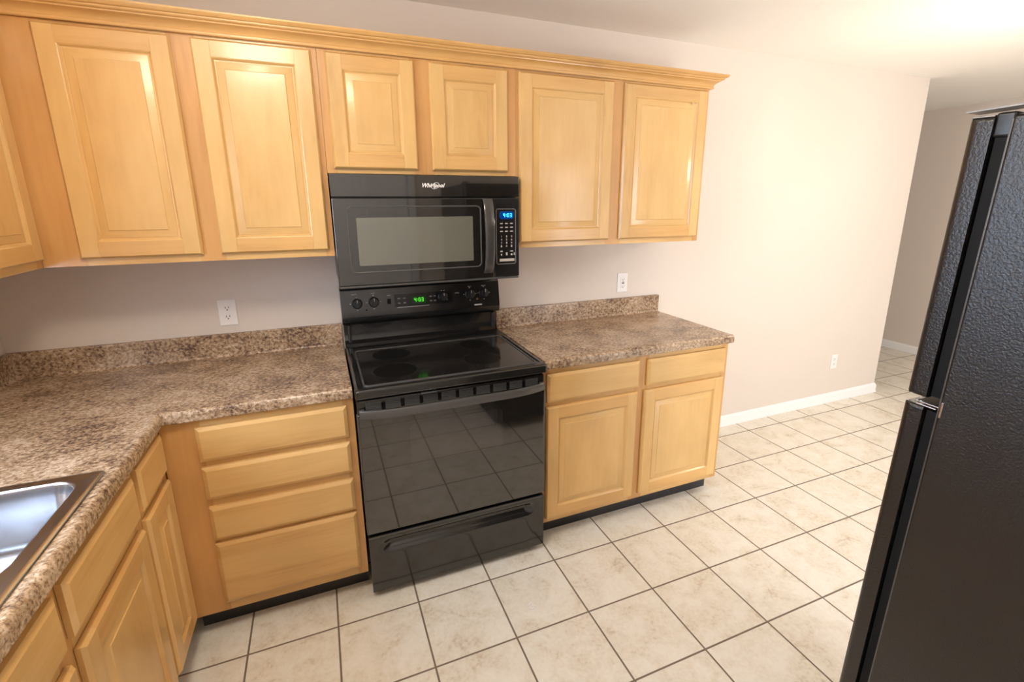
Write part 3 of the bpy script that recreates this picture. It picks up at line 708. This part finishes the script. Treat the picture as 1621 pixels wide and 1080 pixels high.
text_mesh('OVEN', .008, pp(1.776, 1.136, .0006), (1, 0, 0), pU, 'oven_lettering', MARK, pn)
bm = BM(); plate(bm, 1.862, 1.902, 1.0665, 1.0725, .0016); link('maker_badge', bm, SIL, pn)

# ------------------------------------------------------------------ microwave
MX0, MX1, MY, MZ0, MZ1 = 1.2185, 2.0035, -.352, 1.247, 1.6875
mw = thing('microwave_oven', 'black over-the-range microwave mounted under the short wall cabinet', 'microwave', (RC, -.18, MZ0))
bm = BM(); box(bm, MX0+.004, MX1-.004, MY+.030, -.002, MZ0+.004, MZ1-.001, .004)
link('body', bm, BPL, mw)
ZV = 1.597
bm = BM(); box(bm, MX0, MX1, MY, MY+.029, ZV+.003, MZ1-.001, .003); vb = link('vent_panel', bm, GLS, mw)
bm = BM(); box(bm, MX0, 1.8815, MY, MY+.029, MZ0, ZV-.002, .004, 3); md = link('door', bm, GLS, mw)
bm = BM(); box(bm, 1.8825, MX1, MY, MY+.029, MZ0, ZV-.002, .004, 3); kp = link('control_panel', bm, simple('panel_black', (.011, .010, .010), .22), mw)
bm = BM(); box(bm, MX0+.002, MX1-.002, MY+.001, MY+.028, MZ0-.010, MZ0-.001, .003); link('bottom_trim', bm, SLVR, mw)
def xz_ring(bm, cx, cz, w, h, r, y, steps, cap=False, n=6):
    rings_to_mesh(bm, [[(x, y-d, z) for x, z in rrect(cx, cz, w-2*i, h-2*i, max(r-i, .001), n)] for i, d in steps], False, cap)
bm = BM(); xz_ring(bm, 1.5475, 1.431, .555, .268, .022, MY, [(0, 0), (.0015, .0012), (.004, .0012), (.006, 0)]); link('door_bezel', bm, SLVR, md)
bm = BM(); xz_ring(bm, 1.545, 1.423, .482, .192, .003, MY, [(0, .0002), (.0008, .0009)], True); link('door_window', bm, WINM, md)
# bowed vertical handle
bm = BM(); R = []
for k in range(29):
    s = k/28; z = 1.268+(1.592-1.268)*s; bow = math.sin(PI*s)**.6 if 0 < s < 1 else 0
    y = MY-.004-.036*bow; xh = 1.853; hw_ = .0215; th = .0045
    R.append([(xh+a*hw_, y+b_*th, z) for a, b_ in ((-1, 1), (1, 1), (1, 0), (.7, -1), (-.7, -1), (-1, 0))])
rings_to_mesh(bm, R); link('handle', bm, simple('glossy_handle', (.05, .046, .043), .10, coat=.5), md, angle=50)
bm = BM(); xz_ring(bm, 1.940, 1.4265, .096, .247, .010, MY, [(0, 0), (.001, .0015), (.0028, .0015), (.004, 0)]); link('keypad_border', bm, simple('keypad_border_grey', (.20, .185, .175), .35, .3), kp)
bm = BM(); xz_ring(bm, 1.943, 1.521, .066, .034, .010, MY, [(0, .0002), (.001, .0012)], True); bd = link('clock_display', bm, BLUEBG, kp)
digits('4:03', 0, 0, .0175, (1.947, MY-.0013, 1.521), (1, 0, 0), (0, 0, 1), (0, -1, 0), BLUE, bd, 'clock_digits')
def key(x, z, w, h, m=MARK):
    bm = BM(); q = [(x-w/2, MY-.0004, z-h/2), (x+w/2, MY-.0004, z-h/2), (x+w/2, MY-.0004, z+h/2), (x-w/2, MY-.0004, z+h/2)]
    rings_to_mesh(bm, [q, [(a, b_-.0004, c_) for a, b_, c_ in q]]); link('key', bm, m, kp)
for i, z in enumerate((1.485, 1.468, 1.4505)):
    for x in (1.918, 1.942, 1.966): key(x, z, .013, .0045)
nums = [('1', '2', '3'), ('4', '5', '6'), ('7', '8', '9'), ('', '0', '')]
for i, row in enumerate(nums):
    for j, s_ in enumerate(row):
        if s_: text_mesh(s_, .012, (1.918+.024*j, MY-.0006, 1.428-.0145*i), (1, 0, 0), (0, 0, 1), 'key_number', MARK, kp, bold=.0003)
key(1.917, 1.385, .006, .010); key(1.966, 1.385, .006, .010)
key(1.917, 1.362, .012, .006); key(1.966, 1.362, .014, .005); key(1.942, 1.350, .008, .013); key(1.917, 1.347, .006, .007); key(1.966, 1.347, .008, .008); key(1.979, 1.349, .004, .012)
key(1.9435, 1.3225, .072, .012, SIL)
# maker's mark on the vent panel: slanted script word with a swoosh round it
text_mesh('Whirlpool', .0225, (1.617, MY-.0006, 1.6455), (1, 0, 0), (0, .0, 1), 'logo', simple('logo_print', (.80, .76, .70), .4), vb, shear=.35, bold=.0008)
bm = BM(); pts = []
for k in range(25):
    a = math.radians(200+k*330/24); pts.append((1.628+.0150*math.cos(a)*1.0+.006*math.sin(a), MY-.0010, 1.6445+.0125*math.sin(a)))
tube(bm, pts, .0009, 6); link('logo_swoosh', bm, MATS['logo_print'], vb)

# ------------------------------------------------------------------ refrigerator (stands slightly leaned back on its levelling feet)
F0, F1 = 2.200, 2.945
fr = thing('refrigerator', 'black top-freezer refrigerator with pebbled finish, side on at the right edge', 'refrigerator', (2.57, -2.25, 0))
FB0, FB1 = -2.605, -1.899
bm = BM(); box(bm, F0, F1, FB0, FB1, .03, 1.695, .006, 3)
for x in (F0+.06, F1-.06):
    for y in (FB0+.06, FB1-.06): lathe(bm, [(.02, 0), (.02, .01), (.01, .012), (.01, .032)], (x, y, .0005), (0, 0, 1), 14)
link('cabinet_body', bm, FRG, fr)
bm = BM(); box(bm, F0+.008, F1-.008, FB1+.0005, FB1+.020, .10, 1.172, .002); box(bm, F0+.008, F1-.008, FB1+.0005, FB1+.020, 1.20, 1.688, .002); link('gasket', bm, GASK, fr)
bm = BM(); box(bm, F0+.002, F0+.0045, FB1-.006, FB1+.001, .06, 1.69, .0008); link('body_edge_trim', bm, SLVR, fr)
DF = -1.8395
def fdoor(name, z0, z1, hz0, hz1):
    bm = BM(); y0 = FB1+.0225
    R = []
    pts = [(F0, y0), (F1, y0), (F1, DF-.016)] + [(F1-.016+.016*math.cos(a), DF-.016+.016*math.sin(a)) for a in (PI/8, PI/4, 3*PI/8)] + [(F1-.016, DF), (F0+.016, DF)] + [(F0+.016-.016*math.sin(a), DF-.016+.016*math.cos(a)) for a in (PI/8, PI/4, 3*PI/8)] + [(F0, DF-.016)]
    ins = lambda q, i: [(min(max(x, F0+i), F1-i), min(max(y, y0), DF-i), 0) for x, y in q]
    for i, z in ((.005, z0), (.001, z0+.003), (0, z0+.008), (0, z1-.008), (.001, z1-.003), (.005, z1)): R.append([(x, y, z) for x, y, _ in ins(pts, i)])
    rings_to_mesh(bm, R); d = link(name, bm, FRG, fr, angle=50)
    bm = BM(); hx = F1-.05
    tube(bm, [(hx, DF-.004, hz0), (hx, DF+.03, hz0+.02), (hx, DF+.045, hz0+.06), (hx, DF+.045, hz1-.06), (hx, DF+.03, hz1-.02), (hx, DF-.004, hz1)], .011, 12); link('handle', bm, BPL, d)
    return d
fdoor('freezer_door', 1.196, 1.695, 1.24, 1.6); fdoor('fresh_food_door', .075, 1.178, .62, 1.12)
bm = BM(); box(bm, F0+.01, F1-.01, FB1-.004, FB1+.02, .032, .072, .003); link('kick_grille', bm, BPL, fr)
# top hinge: cover cap and bent plate
bm = BM(); box(bm, F0+.004, F0+.05, FB1-.004, FB1+.024, 1.662, 1.701, .005, 3); hg = link('hinge_cap', bm, BPL, fr)
bm = BM()
hp = [(FB1-.075, 1.699), (FB1-.040, 1.699), (FB1-.012, 1.7115), (FB1+.066, 1.7075), (FB1+.066, 1.7050), (FB1-.011, 1.7090), (FB1-.038, 1.6965), (FB1-.075, 1.6965)]
rings_to_mesh(bm, [[(x, y, z) for y, z in hp] for x in (F0+.004, F0+.046)]); box(bm, F0+.008, F0+.040, FB1+.026, FB1+.058, 1.6955, 1.6985, .001)
link('hinge_plate', bm, simple('hinge_grey', (.22, .20, .18), .4, .8), hg)
bm = BM(); box(bm, F0+.002, F0+.05, FB1-.004, DF-.022, 1.1840, 1.1860, .0006); box(bm, F0-.0012, F0+.002, FB1-.008, FB1-.004, 1.168, 1.198, .0005)
lathe(bm, [(.0065, 0), (.0065, .010)], (F0+.012, DF-.028, 1.1765), (0, 0, 1), 14); link('center_hinge', bm, CHR, fr)
bm = BM(); box(bm, F0+.004, F0+.03, DF-.055, DF-.022, 1.1775, 1.1800, .0008); link('door_stop', bm, CHR, fr)
fr.rotation_euler = (math.radians(1.45), 0, 0)
fr.location.z = .009

# ------------------------------------------------------------------ wall outlets
def outlet(label, x, z, kind):
    w, h = .070, .114
    o = thing('wall_outlet', label, 'outlet', (x, -.0005, z))
    bm = BM()
    rings_to_mesh(bm, [[(a, -.0006, b_) for a, b_ in rrect(x, z, w, h, .004, 3)], [(a, -.004, b_) for a, b_ in rrect(x, z, w, h, .004, 3)], [(a, -.0060, b_) for a, b_ in rrect(x, z, w-.006, h-.006, .003, 3)]])
    link('cover_plate', bm, PLATE, o)
    if kind == 'duplex':
        for s in (-1, 1):
            cz = z+s*.0195; bm = BM()
            P_ = [(x+max(-.0172, min(.0172, .0172*1.06*math.cos(a))), cz+.0145*math.sin(a)) for a in [2*PI*k/28 for k in range(28)]]
            rings_to_mesh(bm, [[(a, -.0058, b_) for a, b_ in P_], [(a, -.0082, b_) for a, b_ in P_]], mi=0)
            rc = link('receptacle', bm, PLATE, o)
            bm = BM(); box(bm, x-.0078, x-.0052, -.0086, -.008, cz-.001, cz+.0085); box(bm, x+.0052, x+.0078, -.0086, -.008, cz, cz+.0080)
            lathe(bm, [(.0028, 0), (.0028, .0005)], (x, -.0081, cz-.0068), (0, -1, 0), 14); link('slots', bm, SLOT, rc)
        bm = BM(); lathe(bm, [(.0028, 0), (.0024, .001)], (x, -.006, z), (0, -1, 0), 14); link('screw', bm, PLATE, o)
    elif kind == 'gfci':
        bm = BM(); box(bm, x-.0165, x+.0165, -.0086, -.0055, z-.0335, z+.0335, .0015); rc = link('receptacle', bm, PLATE, o)
        for s in (-1, 1):
            cz = z+s*.021; bm = BM(); box(bm, x-.0078, x-.0055, -.0091, -.0085, cz-.004, cz+.004); box(bm, x+.0055, x+.0078, -.0091, -.0085, cz-.0035, cz+.0035)
            lathe(bm, [(.0026, 0), (.0026, .0005)], (x, -.0086, cz-.0075), (0, -1, 0), 12); link('slots', bm, SLOT, rc)
        bm = BM(); box(bm, x-.009, x+.009, -.0100, -.0085, z-.0065, z-.0010, .0006); link('test_button', bm, SLOT, rc)
        bm = BM(); box(bm, x-.009, x+.009, -.0100, -.0085, z+.0010, z+.0065, .0006); link('reset_button', bm, simple('reset_button_grey', (.35, .30, .27), .5), rc)
    return o
outlet('white duplex wall outlet above the left countertop, left of the range', .760, 1.110, 'duplex')
outlet('white rectangular outlet with test buttons above the right countertop', 2.813, 1.108, 'gfci')
outlet('small white wall outlet low on the bare wall above the baseboard', 4.832, .344, 'duplex')

# scrap on the floor
bm = BM()
for cx_, cy_, w_, h_, a_ in ((1.808, -.925, .026, .010, .5), (1.822, -.937, .022, .008, -.7), (1.812, -.949, .024, .007, .1)):
    pts = [(cx_+w_/2*math.cos(t)*math.cos(a_)-h_/2*math.sin(t)*math.sin(a_), cy_+w_/2*math.cos(t)*math.sin(a_)+h_/2*math.sin(t)*math.cos(a_)) for t in [2*PI*k/14 for k in range(14)]]
    rings_to_mesh(bm, [[(x, y, .0004) for x, y in pts], [(x, y, .0022) for x, y in pts]])
bmesh.ops.remove_doubles(bm, verts=bm.verts[:], dist=1e-5)
tag(link('paper_scrap', bm, WHITE, origin=(1.815, -.938, 0)), 'tiny crumpled white scrap lying on the floor tile in front of the range', 'scrap')

# ------------------------------------------------------------------ ceiling lamps (both just out of the frame)
pl = thing('pendant_lamp', 'glass globe pendant lamp hanging from the ceiling in the dining area', 'lamp', (PENDANT.x, PENDANT.y, CH))
bm = BM(); lathe(bm, [(.06, 0), (.06, .012), (.02, .03)], (PENDANT.x, PENDANT.y, CH-.0005), (0, 0, -1)); tube(bm, [(PENDANT.x, PENDANT.y, CH-.02), (PENDANT.x, PENDANT.y, PENDANT.z+.12)], .006); link('stem', bm, BRASS, pl)
bm = BM(); R_ = .10; lathe(bm, [(R_*math.sin(a), -R_*math.cos(a)) for a in [PI*k/20 for k in range(1, 20)]], PENDANT, (0, 0, 1)); link('globe_shade', bm, PGLOW, pl)
dl = thing('ceiling_light', 'round dome ceiling light over the middle of the kitchen', 'lamp', (DOME.x, DOME.y, CH))
bm = BM(); lathe(bm, [(.19, 0), (.19, .02), (.18, .025)], (DOME.x, DOME.y, CH-.0005), (0, 0, -1)); link('base_ring', bm, BRASS, dl)
bm = BM(); lathe(bm, [(.170, .0), (.172, .03), (.165, .07), (.145, .105), (.11, .135), (.06, .155), (.01, .162)], (DOME.x, DOME.y, CH-.026), (0, 0, -1)); link('dome_shade', bm, DGLOW, dl)

for o in bpy.data.objects:
    if '_o' in o: del o['_o']
